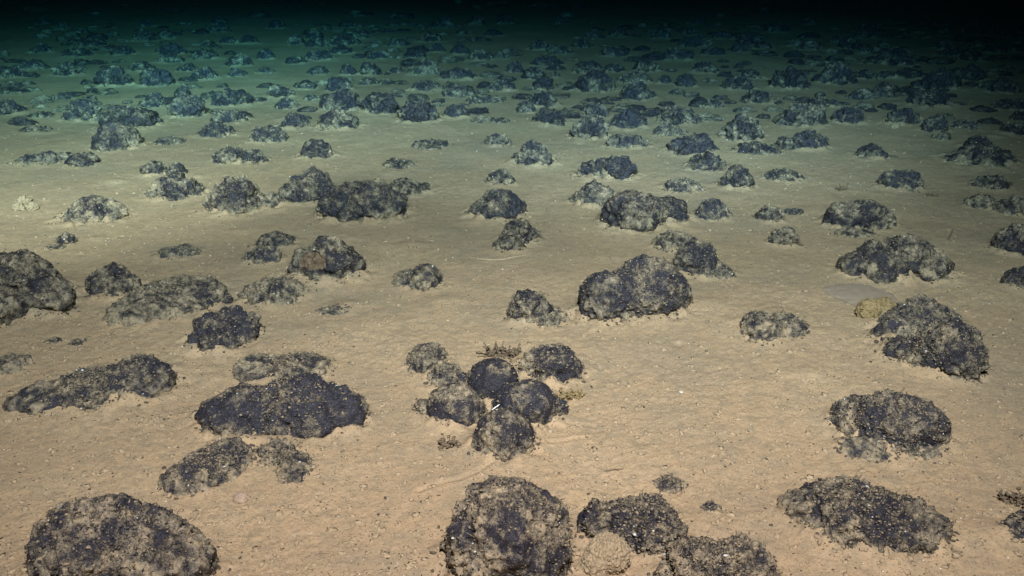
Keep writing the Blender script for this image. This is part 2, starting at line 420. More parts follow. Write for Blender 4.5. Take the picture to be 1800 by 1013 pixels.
# far rows
for cv, l in [(.3, (55, 115, 28, 10)), (.4, (120, 123, 26, 13)), (.4, (138, 96, 28, 6)), (.35, (200, 135, 29, 19)), (.3, (275, 136, 31, 17)),
              (.3, (217, 91, 22, 8)), (.4, (300, 103, 24, 9)), (.4, (360, 130, 22, 10)), (.35, (420, 104, 23, 13)), (.2, (468, 95, 14, 9)),
              (.5, (417, 128, 16, 7)), (.4, (466, 124, 18, 6)), (.25, (538, 149, 20, 8)), (.45, (495, 163, 24, 11)), (.5, (505, 184, 20, 10)),
              (.4, (597, 151, 23, 11)), (.6, (548, 173, 14, 6)), (.35, (650, 123, 18, 11)), (.5, (648, 144, 17, 7)), (.3, (612, 124, 14, 10)),
              (.4, (698, 124, 14, 5)), (.45, (752, 154, 30, 11)), (.45, (745, 120, 27, 14)), (.35, (805, 132, 32, 11)), (.5, (806, 165, 28, 11)),
              (.2, (731, 96, 20, 8)), (.2, (767, 85, 16, 9)), (.2, (808, 88, 15, 10)), (.4, (843, 98, 22, 11)), (.5, (668, 98, 22, 7)),
              (.5, (882, 152, 24, 12)), (.2, (905, 120, 16, 10)), (.3, (937, 132, 20, 12)), (.15, (955, 149, 20, 12)), (.3, (978, 119, 18, 6)),
              (.5, (977, 134, 9, 5)), (.2, (1045, 146, 38, 19)), (.35, (1035, 118, 30, 12)), (.4, (1120, 163, 32, 15)), (.5, (1112, 140, 30, 10)),
              (.4, (1138, 114, 26, 12)), (.4, (1168, 142, 14, 8)), (.3, (1205, 143, 18, 12)), (.3, (1298, 146, 28, 14)), (.25, (1385, 138, 36, 20)),
              (.15, (1466, 130, 32, 19)), (.4, (1515, 166, 28, 10)), (.4, (1552, 160, 20, 14)), (.3, (1520, 130, 18, 9)), (.4, (1328, 172, 27, 12)),
              (.55, (1437, 180, 20, 10)), (.5, (1463, 183, 14, 7)), (.25, (1600, 130, 28, 10)), (.25, (1648, 142, 36, 18)), (.3, (1635, 173, 38, 18)),
              (.3, (1780, 183, 30, 11)), (.3, (1792, 202, 14, 9)), (.3, (1755, 150, 35, 14)), (.4, (1320, 128, 22, 10)), (.35, (1240, 120, 24, 10)),
              (.3, (560, 98, 24, 9)), (.3, (600, 88, 22, 8)), (.3, (520, 104, 20, 8)), (.35, (360, 96, 24, 9)), (.3, (20, 132, 30, 9)),
              (.4, (250, 118, 22, 8)), (.4, (330, 118, 18, 7)), (.35, (985, 88, 24, 9)), (.35, (945, 80, 20, 9)), (.35, (1080, 92, 26, 9)),
              (.35, (1190, 98, 26, 9)), (.4, (880, 100, 18, 6)), (.35, (1025, 78, 20, 7)), (.3, (160, 75, 24, 7)), (.3, (75, 88, 22, 7)),
              (.35, (560, 125, 18, 7)), (.35, (700, 76, 20, 7)), (.3, (1700, 130, 30, 10)), (.4, (1560, 130, 20, 8)), (.35, (1080, 120, 18, 7))]:
    n_(cv, [l])
# the dimmest rows, thinning into black water
rr = random.Random(5)
spots = []
tries = 0
while len(spots) < 62 and tries < 20000:
    tries += 1
    py = rr.uniform(36, 108); px = rr.uniform(-10, 1810)
    if any(abs(px - l[0]) < (24 + l[2]) and abs(py - l[1]) < (6 + l[3] * .7) for d in N for l in d['lobes'] if l[1] < 150): continue
    if any(abs(px - a) < 34 and abs(py - b) < 7 for a, b in spots): continue
    spots.append((px, py))
for px, py in spots:
    s = (py + 80) / 180
    n_(rr.uniform(.2, .5), [(px, py, rr.uniform(18, 30) * s, rr.uniform(7, 12) * s)], dim=1)

# ------------------------------------------------------------------ labels for the unnamed ones: named by the landmark next to them
def cen(d):
    return (sum(l[0] for l in d['lobes']) / len(d['lobes']), max(l[1] + l[3] for l in d['lobes']))
def wid(d): return max(l[0] + l[2] for l in d['lobes']) - min(l[0] - l[2] for l in d['lobes'])
def hgt(d): return max(l[1] + l[3] for l in d['lobes']) - min(l[1] - l[3] for l in d['lobes'])
N[[i for i, d in enumerate(N) if d['lobes'][0][:2] == (757, 258)][0]]['label'] = 'thin sliver of nodule lying flat above centre, behind the neat domed row'
N[[i for i, d in enumerate(N) if d['lobes'][0][:2] == (1785, 422)][0]]['label'] = 'dark rough nodule cut by right edge, level with the wide blue black one'
N[[i for i, d in enumerate(N) if d['lobes'][0][:2] == (1215, 254)][0]]['label'] = 'dark slumped nodule upper right of centre, leaning on a dusty flat one'
N[[i for i, d in enumerate(N) if d['lobes'][0][:2] == (1408, 207)][0]]['label'] = 'wide green grey mound of nodule at upper right'
N[[i for i, d in enumerate(N) if d['lobes'][0][:2] == (1103, 210)][0]]['label'] = 'tidy black dome just right of a stepped pair, upper right of centre'
N[[i for i, d in enumerate(N) if d['lobes'][0][:2] == (330, 188)][0]]['label'] = 'hooded nodule with a smaller dark one peeping over it, upper left'
extra = {(1045, 146): ('broad black far nodule high in the picture right of centre', 'the broad black far nodule'),
         (1466, 130): ('rounded black far dome standing clear in the dim upper right', 'the rounded far dome'),
         (1385, 138): ('large craggy far nodule in the dim upper right, left of a rounded dome', 'the large craggy far nodule'),
         (200, 135): ('tall dim nodule left one of a greenish pair, upper left', 'the tall dim nodule at upper left'),
         (650, 123): ('small blue green dome high up, left of centre', 'the small blue green dome'),
         (955, 149): ('black lump at the foot of a leaning stack, high above centre', 'the black lump of the leaning stack'),
         (1648, 142): ('rear nodule of a murky heap in the dim upper right', 'the murky heap at upper right'),
         (735, 196): None, (468, 95): ('small dark pointed nodule in the green gloom, left of centre', 'the small dark pointed nodule'),
         (808, 88): ('right one of two small dark domes high above centre', 'the two small dark domes'),
         (55, 115): ('dark smudge of nodule near left edge in the green gloom', 'the dark smudge near left edge'),
         (1138, 114): ('greenish far nodule right of the broad black far one', 'the greenish far nodule'),
         (410, 174): ('crisp black lens shaped nodule at upper left', 'the crisp lens shaped nodule'),
         (595, 213): ('front jumbled boulder with black left face, upper left of centre', 'the front jumbled boulder'),
         (558, 267): ('blue grey cone of nodule behind the rear boulder of the dark pair', 'the blue grey cone')}
for d in N:
    e = extra.get(d['lobes'][0][:2])
    if e: d['label'], d['handle'] = e
C_ = [cen(d) for d in N]
def sector(i, j):      # where N[i] lies seen from N[j]
    dx = C_[i][0] - C_[j][0]; dy = (C_[i][1] - C_[j][1]) * 1.9
    a = math.degrees(math.atan2(-dy, dx)) % 360
    return ['right of', 'behind and right of', 'behind', 'behind and left of', 'left of', 'in front and left of', 'in front of', 'in front and right of'][int((a + 22.5) // 45) % 8]
def dist(i, j): return math.hypot(C_[i][0] - C_[j][0], (C_[i][1] - C_[j][1]) * 1.9)
marks = [i for i, d in enumerate(N) if d['handle']]
used = set(); first = {}
for j in marks:
    best = {}
    for i in range(len(N)):
        if i == j: continue
        s = sector(i, j); best.setdefault(s, []).append((dist(i, j), i))
    for s, l in best.items():
        l.sort(); first[(j, s)] = [i for _, i in l]
def look(d):
    w_, h_ = wid(d), hgt(d)
    a = 'bare black' if d['cover'] < .3 else 'dark speckled' if d['cover'] < .46 else 'dusty grey' if d['cover'] < .64 else 'sand covered'
    b = 'flat' if w_ / h_ > 2.6 else 'low' if w_ / h_ > 2.0 else 'domed'
    return b + ' ' + a
for i, d in enumerate(N):
    if d['label']: continue
    cands = []
    for j in marks:
        s = sector(i, j); k = first[(j, s)].index(i)
        if k == 0: cands.append((dist(i, j), 'nearest', s, j))
        elif k == 1: cands.append((dist(i, j) * 1.5, 'second', s, j))
        elif k == 2: cands.append((dist(i, j) * 2.0, 'third', s, j))
        elif k == 3 and d.get('dim'): cands.append((dist(i, j) * 2.4, 'fourth', s, j))
    cands.sort(key=lambda c: c[0])
    if cands and cands[0][0] < (330 if d.get('dim') else 420):
        d['dim'] = 0
        _, o_, s, j = cands[0]
        if o_ == 'nearest': d['label'] = f"{look(d)} nodule next {s} {N[j]['handle']}"
        else: d['label'] = f"{o_} nodule {s} {N[j]['handle']}, {look(d)}"
        if len(d['label'].split()) > 14: d['label'] = f"{'' if o_ == 'nearest' else o_ + ' '}{look(d).split()[0]} nodule {s} {N[j]['handle']}"
        if len(d['label'].split()) > 14: print('LONG', d['label'])
    else:
        d['dim'] = 1
def dim_label(d):
    return 'dim nodule fading into the black water along the top'

# ------------------------------------------------------------------ building a nodule
def fit_lobe(cx, cy, rx, ry, flat=0):
    by = cy + ry
    _, _, m, s, c = at(cx, by)
    a = rx * m; H = 2 * ry * m
    b = 0.95 * a
    if b * s > 0.40 * H: b = 0.40 * H / s
    b = min(b, 1.15 * a)
    if flat: b = min(0.455 * H / s, 1.5 * a)
    q = (H - b * s) ** 2 - (b * s) ** 2
    cz = math.sqrt(max(q, (0.1 * H) ** 2)) / c
    lift = 0.0
    if cz > 1.0 * a:
        cz0 = cz; cz = 1.0 * a
        lift = max(0, (H - b * s - math.sqrt((b * s) ** 2 + (cz * c) ** 2))) / c
        lift = min(lift, 0.55 * cz)
    x, y, _, _, _ = at(cx, by)
    y2 = y + b
    zr = (y2 * cp + CAMH * sp) / (y * cp + CAMH * sp)
    x2 = x * zr; a = a * zr
    return np.array([x2, y2, float(low(x2, y2)) + lift]), np.array([a * 0.98, b, cz * 0.95])

NOD_INFO = []      # for the sediment skirts and crumbs
def build_nodule(d, idx):
    rs = np.random.RandomState(100 + idx)
    L = [fit_lobe(*l, d.get('flat', 0)) for l in d['lobes']]
    wpx = wid(d)
    lvl = 6 if wpx > 88 else 5 if wpx > 40 else 4
    rag = rs.uniform(0.75, 1.35) * (1.25 if d['lobes'][0][1] < 300 else 1.0)
    D, T = ICO[lvl]
    wgt = np.array([l[1][0] * l[1][1] for l in L]); c0 = sum(l[0] * w_ for l, w_ in zip(L, wgt)) / wgt.sum()
    zmin = min(l[1][2] for l in L); c0 = c0 + np.array([0, 0, 0.12 * zmin])
    R = max(np.linalg.norm(l[0] - c0) + l[1].max() for l in L) * 1.05
    k = 0.32 * min(l[1].min() for l in L) + 1e-4
    wob = rs.rand() * 60
    pw = 2.0 if d.get('smooth') else (rs.uniform(1.65, 2.0) if wpx > 88 else rs.uniform(1.5, 1.9))
    size = float(np.mean([l[1].mean() for l in L]))
    def sdf(P):
        v = None
        for c, e in L:
            q = np.abs((P - c) / e); rh = np.hypot(q[:, 0], q[:, 1])
            f = ((rh ** pw + q[:, 2] ** pw) ** (1 / pw) - 1) * e.min()
            v = f if v is None else -k * np.log(np.exp(-np.clip(v / k, -40, 40)) + np.exp(-np.clip(f / k, -40, 40)))
        return v
    ts = np.linspace(R, R * 0.03, 26); hi = np.full(len(D), R * 0.03); lo_ = np.full(len(D), R * 0.06); found = np.zeros(len(D), bool)
    prev = ts[0]
    for t in ts[1:]:
        m = ~found
        if not m.any(): break
        f = sdf(c0 + D[m] * t)
        ii = np.where(m)[0][f < 0]
        hi[ii] = t; lo_[ii] = prev; found[ii] = True
        prev = t
    for _ in range(7):
        mid = (hi + lo_) / 2; f = sdf(c0 + D * mid[:, None]); ins = f < 0
        hi = np.where(ins, mid, hi); lo_ = np.where(ins, lo_, mid)
    V = c0 + D * hi[:, None]
    Nn = vnormals(V, T)
    sm = 0.35 if d.get('smooth') else 1.0
    # lumps, knobs, crags
    h = size * (0.15 * noise3(V, size * 0.85, wob) + 0.12 * sm * noise3(V, size * 0.40, wob + 3) + 0.06 * sm * noise3(V, size * 0.19, wob + 4)) 
    r1 = 1 - np.abs(noise3(V, size * 0.30, wob + 5)) * 2
    h = h * (rag * (0.55 if d.get('flat') else 1.0)) + size * 0.07 * sm * rag * (r1 - .3)
    if d['lobes'][0][1] < 330: h += size * 0.07 * rag * noise3(V, size * 0.13, wob + 6)
    V = V + Nn * h[:, None]
    Nn = vnormals(V, T)
    # patches of settled sediment
    z0 = float(low(c0[0], c0[1]))
    rel = (V[:, 2] - z0) / (max(l[1][2] for l in L) + 1e-6)
    pn = 0.60 * noise3(V, size * 0.55, wob + 8) + 0.45 * noise3(V, max(size * 0.22, .006), wob + 9) + 0.35 * noise3(V, max(0.009, size * .09), wob + 10)
    dust = (d['cover'] - 0.42) * 1.1 + pn * (1.2 if lvl == 6 else 1.1) + 0.22 * (Nn[:, 2] - 0.45) + 0.35 * np.clip(0.45 - rel, -0.4, 0.45)
    dust = dust - (0.10 if c0[1] > 3.2 else 0)
    dust += 0.55 * np.clip(0.16 - rel, 0, 0.3) / 0.16 * 0.6
    # clumpy relief of that sediment and of the crust
    up = np.clip(dust * 1.6 + 0.3, 0, 1)
    g1 = noise3(V, 0.0085, wob + 20); g2 = noise3(V, 0.0042, wob + 21)
    g3 = noise3(V, 0.0022, wob + 22) if lvl == 6 else 0
    hh = (0.0022 + 0.0022 * up) * np.maximum(g1, -0.3) + 0.0018 * g2 * (0.4 + up) + 0.0010 * g3 + 0.0018 * up
    hh = hh * (0.75 if d.get('smooth') else 1.15)
    V = V + Nn * hh[:, None]
    dust = dust + 0.22 * g1 + 0.16 * g2
    Vs, Fs, As = [V], [T], [dust]
    # tufts and tiny tubes that stand out of the crust
    vis = np.where((V[:, 2] > z0 + 0.002))[0]
    area_px = sum(math.pi * l[2] * l[3] for l in d['lobes'])
    nt_ = int(min(1300, area_px * 0.055) * (0.35 if d.get('smooth') else 1))
    if nt_ > 6 and len(vis) > 20:
        pk = vis[rs.randint(0, len(vis), nt_)]
        pr = np.clip(0.35 + dust[pk], 0.08, 1); pk = pk[rs.rand(len(pk)) < pr][:int(nt_ * .55)]
        n = len(pk)
        Dr = Nn[pk] + 0.7 * rs.randn(n, 3); Dr /= np.linalg.norm(Dr, axis=1)[:, None]
        ln = 0.0018 + 0.0040 * rs.rand(n) ** 2.5
        TV, Q, Cp = tubes(V[pk] - Nn[pk] * 0.001, Dr, ln, 0.0008 + 0.0009 * rs.rand(n), 0.9, rs)
        o = sum(len(v) for v in Vs); Vs.append(TV); Fs += [Q + o, Cp + o]; As.append(np.repeat(rs.uniform(-.1, 1.1, n), 12))
        pk = vis[rs.randint(0, len(vis), nt_)]
        GV, GT = grains(V[pk] + Nn[pk] * 0.0006, 0.0011 + 0.0018 * rs.rand(len(pk)) ** 2, rs)
        o = sum(len(v) for v in Vs); Vs.append(GV); Fs.append(GT + o); gv = rs.uniform(-.3, 1.0, len(pk)); gv[rs.rand(len(pk)) < .010] = 4.0; As.append(np.repeat(gv, 12))
    VV = np.concatenate(Vs); org = np.array([c0[0], c0[1], z0])
    tri = [f for f in Fs if f.shape[1] == 3]; quad = [f for f in Fs if f.shape[1] == 4]
    fl = [np.concatenate(tri)] + ([np.concatenate(quad)] if quad else [])
    ob = link_mesh('seabed_nodule', VV - org, fl, M_NOD if rs.rand() < .55 else M_NOD2, attrs={'dust': np.concatenate(As)})
    ob.location = org
    if d.get('dim') and not d['label']:
        tag(ob, dim_label(d), 'nodule', 'dim nodules fading into black water')
    else:
        tag(ob, d['label'], 'nodule', 'dark nodules strewn over the seabed')
    for c, e in L: NOD_INFO.append((c[0], c[1], e[0], e[1], e[2]))
    return ob
OB = [build_nodule(d, i) for i, d in enumerate(N)]
INFO = np.array(NOD_INFO)

# ------------------------------------------------------------------ the seabed, one sheet
ys = [-3.0]
while ys[-1] < 0.72: ys.append(ys[-1] + 0.15)
while ys[-1] < 12.5: ys.append(ys[-1] * 1.0026)
while ys[-1] < 70: ys.append(ys[-1] * 1.035)
ys = np.array(ys)
s_in = np.linspace(-1, 1, 1150); s_out = 1 + (np.linspace(0, 1, 42)[1:] ** 1.6) * 1.0
ss = np.concatenate([-s_out[::-1], s_in, s_out])
half = 0.12 + 0.66 * np.maximum(ys, 0.9)
inner = np.clip(np.abs(ss), 0, 1) * np.sign(ss)
outer = (np.abs(ss) - np.abs(inner)) * np.sign(ss)
X = inner[None] * half[:, None] + outer[None] * (half * 1.4 + 3.0)[:, None]
Y = np.repeat(ys[:, None], len(ss), 1)
X = X.ravel(); Y = Y.ravel()
Z = low(X, Y)
Z += 0.0026 * noise2(X, Y, 0.11, 3) + 0.0012 * noise2(X, Y, 0.045, 4)
near = Y < 9
# crumbly micro relief, streaked a little along the current
u = X * 0.9 + Y * 0.35; v = -X * 0.35 + Y * 0.9
gr = noise2(u, v * 1.5, 0.017, 5); gr2 = noise2(X, Y, 0.0075, 6); gr3 = noise2(X, Y, 0.0038, 7)
rough = 0.55 + 0.45 * noise2(X, Y, 0.25, 9)
Z += np.where(near, rough * (0.0013 * gr + 0.0012 * np.maximum(gr2, -.4) + 0.0011 * gr3), 0)
r5 = np.random.RandomState(21)
for i in range(150):      # small mounds and burrow pits
    cy = 0.8 + 5.5 * r5.rand() ** 1.3; cx = r5.uniform(-.7, .7) * (cy + .5); rad = r5.uniform(.008, .05); hgt_ = r5.choice([1, 1, -1]) * rad * r5.uniform(.08, .2)
    if hgt_ < 0: rad *= .4; hgt_ = max(hgt_, -.006)
    m = (np.abs(X - cx) < rad * 3) & (np.abs(Y - cy) < rad * 3)
    if not m.any(): continue
    q = np.hypot(X[m] - cx, (Y[m] - cy) * 1.2) / rad * (1 + .3 * noise2(X[m], Y[m], rad, i))
    Z[m] += hgt_ * np.exp(-q * q)
for i in range(16):       # grazing trails, faint grooves with raised lips
    cy = r5.uniform(.95, 4.2); cx = r5.uniform(-.55, .55) * (cy + .3); an = r5.uniform(-.6, .6) + (3.14 if i % 2 else 0); L_ = []
    for k in range(int(r5.uniform(14, 46))):
        an += r5.randn() * .22; cx += .012 * math.cos(an); cy += .012 * math.sin(an); L_.append((cx, cy))
    L_ = np.array(L_); lo2, hi2 = L_.min(0) - .03, L_.max(0) + .03
    m = (X > lo2[0]) & (X < hi2[0]) & (Y > lo2[1]) & (Y < hi2[1])
    if not m.any(): continue
    xm, ym = X[m], Y[m]; dd = np.full(len(xm), 9.0)
    for (ax, ay), (bx_, by_) in zip(L_[:-1], L_[1:]):
        t = np.clip(((xm - ax) * (bx_ - ax) + (ym - ay) * (by_ - ay)) / 1.44e-4, 0, 1)
        dd = np.minimum(dd, np.hypot(xm - ax - t * (bx_ - ax), ym - ay - t * (by_ - ay)))
    wd = r5.uniform(.0035, .007)
    Z[m] += -.0022 * np.exp(-(dd / wd) ** 2) + .0012 * np.exp(-((dd - 2 * wd) / wd) ** 2)
# sediment banked against the nodules
for (cx, cy, a, b, c) in INFO:
    m = (np.abs(X - cx) < a * 2.4) & (np.abs(Y - cy) < b * 2.4 + .01)
    if not m.any(): continue
    q = np.sqrt(((X[m] - cx) / a) ** 2 + ((Y[m] - cy) / b) ** 2)
    wv = np.exp(-((np.maximum(q - 0.82, 0)) / 0.5) ** 2)
    Z[m] += min(0.013, 0.20 * c) * wv * (0.75 + 0.9 * noise2(X[m], Y[m], 0.03, 12) + 0.4 * noise2(X[m], Y[m], 0.012, 13))
nc = len(ss); nr = len(ys)
ii = np.arange((nr - 1) * nc).reshape(nr - 1, nc)[:, :-1].ravel()
G = np.stack([ii, ii + 1, ii + nc + 1, ii + nc], 1)
link_mesh('seabed', np.stack([X, Y, Z], 1), G, M_SED)
bpy.data.objects['seabed']['kind'] = 'structure'
Zg = Z.reshape(nr, nc)
def ground(x, y):
    x = np.atleast_1d(np.asarray(x, float)); y = np.atleast_1d(np.asarray(y, float))
    r = np.clip(np.searchsorted(ys, y), 0, nr - 1)
    hf = half[r]; s = np.clip(x / hf, -1, 1)
    c = np.clip(((s + 1) / 2 * 1149).astype(int) + 41, 0, nc - 1)
    return Zg[r, c]

# ------------------------------------------------------------------ loose stuff on the sediment
rs = np.random.RandomState(77)
def scatter_px(n, y0, y1, power=1.0):
    px = rs.uniform(-60, 1860, n); py = y0 + (y1 - y0) * rs.rand(n) ** power
    P = [at(a, b)[:3] for a, b in zip(px, py)]
    return np.array(P)
def clear_of_nodules(P, f=1.0):
    k = np.ones(len(P), bool)
    for (cx, cy, a, b, c) in INFO: k &= ((P[:, 0] - cx) / a) ** 2 + ((P[:, 1] - cy) / b) ** 2 > f
    return P[k]
P = clear_of_nodules(scatter_px(6500, 170, 1060))
mod = noise2(P[:, 0], P[:, 1], 0.16, 31) + 0.6 * noise2(P[:, 0], P[:, 1], 0.05, 33)
P = P[mod > rs.uniform(-.7, .8, len(P))]
V, T = grains(np.stack([P[:, 0], P[:, 1], ground(P[:, 0], P[:, 1]) + 0.0002], 1), 0.0007 + 0.0019 * rs.rand(len(P)) ** 4, rs)
tag(link_mesh('dark_crumbs', V, T, M_CRUMB), 'dark crumbs sprinkled over the sandy seabed', 'crumbs', kind='stuff')
P = clear_of_nodules(scatter_px(15000, 170, 1060))
V, T = grains(np.stack([P[:, 0], P[:, 1], ground(P[:, 0], P[:, 1])], 1), 0.0011 + 0.0040 * rs.rand(len(P)) ** 4, rs, 0.6, 1)
tag(link_mesh('sediment_clods', V, T, M_CLOD), 'small soft clods of sandy sediment on the seabed', 'clods', kind='stuff')
# crumbled margin round every near nodule
pts = []
for (cx, cy, a, b, c) in INFO:
    if cy > 6: continue
    n = int(np.clip(a * 1500, 8, 190)); an = rs.rand(n) * 6.283; q = 0.95 + np.abs(rs.randn(n)) * 0.16
    pts.append(np.stack([cx + np.cos(an) * a * q, cy + np.sin(an) * b * q], 1))
pts = np.concatenate(pts); pts = clear_of_nodules(np.column_stack([pts, pts[:, 0]]), 0.85)
V, T = grains(np.stack([pts[:, 0], pts[:, 1], ground(pts[:, 0], pts[:, 1]) + 0.0004], 1), 0.0010 + 0.003 * rs.rand(len(pts)) ** 3, rs)
tag(link_mesh('crust_fragments', V, T, M_CRUMB), 'crumbled dark crust fragments round the feet of the nodules', 'fragments', kind='stuff')
P = scatter_px(1500, 200, 1060, 0.8); P = clear_of_nodules(P)
V, T = grains(np.stack([P[:, 0], P[:, 1], ground(P[:, 0], P[:, 1]) + 0.0005], 1), (0.0004 + 0.0009 * rs.rand(len(P)) ** 4) * np.clip(P[:, 1] / 1.8, .8, 2.5), rs)
tag(link_mesh('shell_specks', V, T, M_WHITE), 'tiny white shell specks glinting on the sediment', 'specks', kind='stuff')

# ------------------------------------------------------------------ single small things
def blob(name, lobes, mat, label, cat, rough=0.12, lvl=5, seed=1, parent=None, zoff=0.0, fr=0.35, tuft=0):
    """a lumpy body from outline lobes, like a nodule but with its own material"""
    r = np.random.RandomState(seed)
    L = [fit_lobe(*l) for l in lobes]
    D, T = ICO[lvl]
    c0 = np.mean([l[0] for l in L], 0)
    V = np.zeros_like(D); best = np.zeros(len(D))
    for c, e in L:        # support-like outer radius of each ellipsoid seen from the middle
        o = (c0 - c) / e; dd = D / e
        A = (dd ** 2).sum(1); B = (dd * o).sum(1); Cc = (o ** 2).sum() - 1
        disc = B * B - A * Cc
        t = np.where(disc > 0, (-B + np.sqrt(np.maximum(disc, 0))) / A, 0)
        best = np.maximum(best, t)
    best = np.maximum(best, min(l[1].min() for l in L) * .25)
    V = c0 + D * best[:, None]; Nn = vnormals(V, T); sz = float(np.mean([l[1].mean() for l in L]))
    h = sz * rough * (noise3(V, sz * fr * 1.6, seed) + 0.8 * noise3(V, sz * fr * .6, seed + 2)) + 0.0009 * noise3(V, 0.004, seed + 4)
    V = V + Nn * h[:, None]; V[:, 2] += zoff
    org = np.array([c0[0], c0[1], float(low(c0[0], c0[1]))])
    Fs = [T]; Vs = [V]
    if tuft:
        vis = np.where(V[:, 2] > org[2])[0]; pk = vis[r.randint(0, len(vis), tuft)]
        Dr = Nn[pk] + .6 * r.randn(tuft, 3); Dr /= np.linalg.norm(Dr, axis=1)[:, None]
        TV, Q, Cp = tubes(V[pk], Dr, 0.004 + .01 * r.rand(tuft), 0.0008 + 0.001 * r.rand(tuft), .5, r)
        Vs.append(TV); Fs = [np.concatenate([T, Cp + len(V)]), Q + len(V)]
    o = link_mesh(name, np.concatenate(Vs) - org, Fs, mat)
    o.location = org
    if parent:
        o.parent = parent; o.location = Vector(org) - parent.location
        if label: o['label'] = label
    else: tag(o, label, cat)
    return o
def nod(cx, cy):
    for d, o in zip(N, OB):
        if any(abs(l[0] - cx) < 1 and abs(l[1] - cy) < 1 for l in d['lobes']): return o
blob('sponge', [(1526, 543, 21, 19), (1553, 536, 26, 17)], M_SPONGE, 'ochre barrel shaped sponge lying beside the wedge shaped heap', 'sponge', .16, seed=4, fr=.25, tuft=90)
blob('sponge', [(33, 360, 10, 12), (45, 354, 13, 14), (57, 362, 10, 9)], M_BALL, 'pale yellow lobed sponge standing in sand near the left edge', 'sponge', .28, seed=8, fr=.3, tuft=60)
blob('sediment_ball', [(1068, 968, 40, 42), (1050, 985, 30, 28)], M_BALL, 'round sandy ball stuck to the front of the ring hollowed nodule', 'sediment ball', .10, lvl=6, seed=3, fr=.18)
blob('sponge', [(925, 545, 13, 14)], M_BALL, 'small pale sponge with dark slit in front of a domed nodule', 'sponge', .16, seed=13)
blob('sponge', [(62, 543, 33, 20), (30, 548, 24, 14)], M_BALL, 'yellow sandy lump lying against the massive left edge nodule', 'sponge', .10, seed=14)
blob('pebble', [(424, 873, 14, 11)], M_PINK, 'pale pinkish knob in front of the flat grey nodule', 'pebble', .06, lvl=4, seed=15)
blob('pebble', [(361, 858, 9, 7)], M_TRACK, 'small grey green pebble in front of the flat grey nodule', 'pebble', .06, lvl=4, seed=16)
blob('sponge', [(1080, 545, 10, 17)], M_PINK, 'pinkish upright lump under the craggy egg shaped nodule', 'sponge', .15, lvl=4, seed=17)
blob('sponge', [(1612, 211, 9, 9)], M_SPONGE, 'small yellow lump beside a dark nodule at upper right', 'sponge', .15, lvl=4, seed=18)
blob('sponge', [(1572, 222, 9, 5)], M_BALL, 'tiny pale lump among the nodules at upper right', 'sponge', .15, lvl=3, seed=19)
blob('sponge', [(1532, 262, 14, 10)], M_SPONGE, 'yellowish lump seated on the small tailed nodule', 'sponge', .15, lvl=4, seed=20)

# a crumbly frilled colony behind the central cluster, and smaller ones
def frill(cx, cy, rx, ry, n, mat, name, label, cat, seed, ln=0.016):
    r = np.random.RandomState(seed)
    x, y, m, s, c = at(cx, cy + ry)
    A = rx * m; n0 = n
    P = np.stack([x + r.uniform(-A, A, n), y + r.uniform(0, A * .8, n)], 1)
    z = ground(P[:, 0], P[:, 1])
    D = np.stack([r.randn(n) * .8, r.randn(n) * .5, 0.5 + r.rand(n)], 1); D /= np.linalg.norm(D, axis=1)[:, None]
    V, Q, Cp = tubes(np.column_stack([P, z]), D, ln * .5 * (.4 + r.rand(n)), 0.0014 + 0.0018 * r.rand(n), 1.3, r)
    tip = V.reshape(n, 12, 3)[:, 9]
    tip = np.concatenate([tip, V.reshape(n, 12, 3)[:, 6] + r.randn(n, 3) * .002]); GV, GT = grains(tip, 0.0014 + .0026 * r.rand(2 * n), r)
    org = np.array([x, y + A * .4, float(low(x, y))])
    o = link_mesh(name, np.concatenate([V, GV]) - org, [np.concatenate([Cp, GT + len(V)]), Q], mat)
    o.location = org
    return tag(o, label, cat)
frill(885, 606, 26, 16, 95, M_BROWN, 'frilly_colony', 'frilly brown crumbly colony just behind the central cluster', 'colony', 1)
frill(792, 775, 16, 8, 50, M_BROWN, 'frilly_colony', 'small brown tuft in sand left of the cluster front', 'colony', 2, .009)
frill(1005, 680, 22, 14, 60, M_SPONGE, 'frilly_colony', 'straggly yellowish tuft at the right side of the central cluster', 'colony', 3, .012)
frill(1392, 425, 14, 8, 34, M_BROWN, 'frilly_colony', 'red brown crumbs beside the small slanted nodule', 'colony', 4, .012)
frill(1480, 326, 8, 7, 24, M_BROWN, 'frilly_colony', 'tiny upright brown tuft in sand left of the lone grainy mound', 'colony', 5, .016)
frill(1790, 870, 22, 15, 60, M_BROWN, 'frilly_colony', 'brown holed crust at the right edge above the cut off nodule', 'colony', 6, .013)
frill(1637, 338, 9, 4, 18, M_BROWN, 'frilly_colony', 'low brown crumbs right of the lone grainy mound', 'colony', 7, .010)

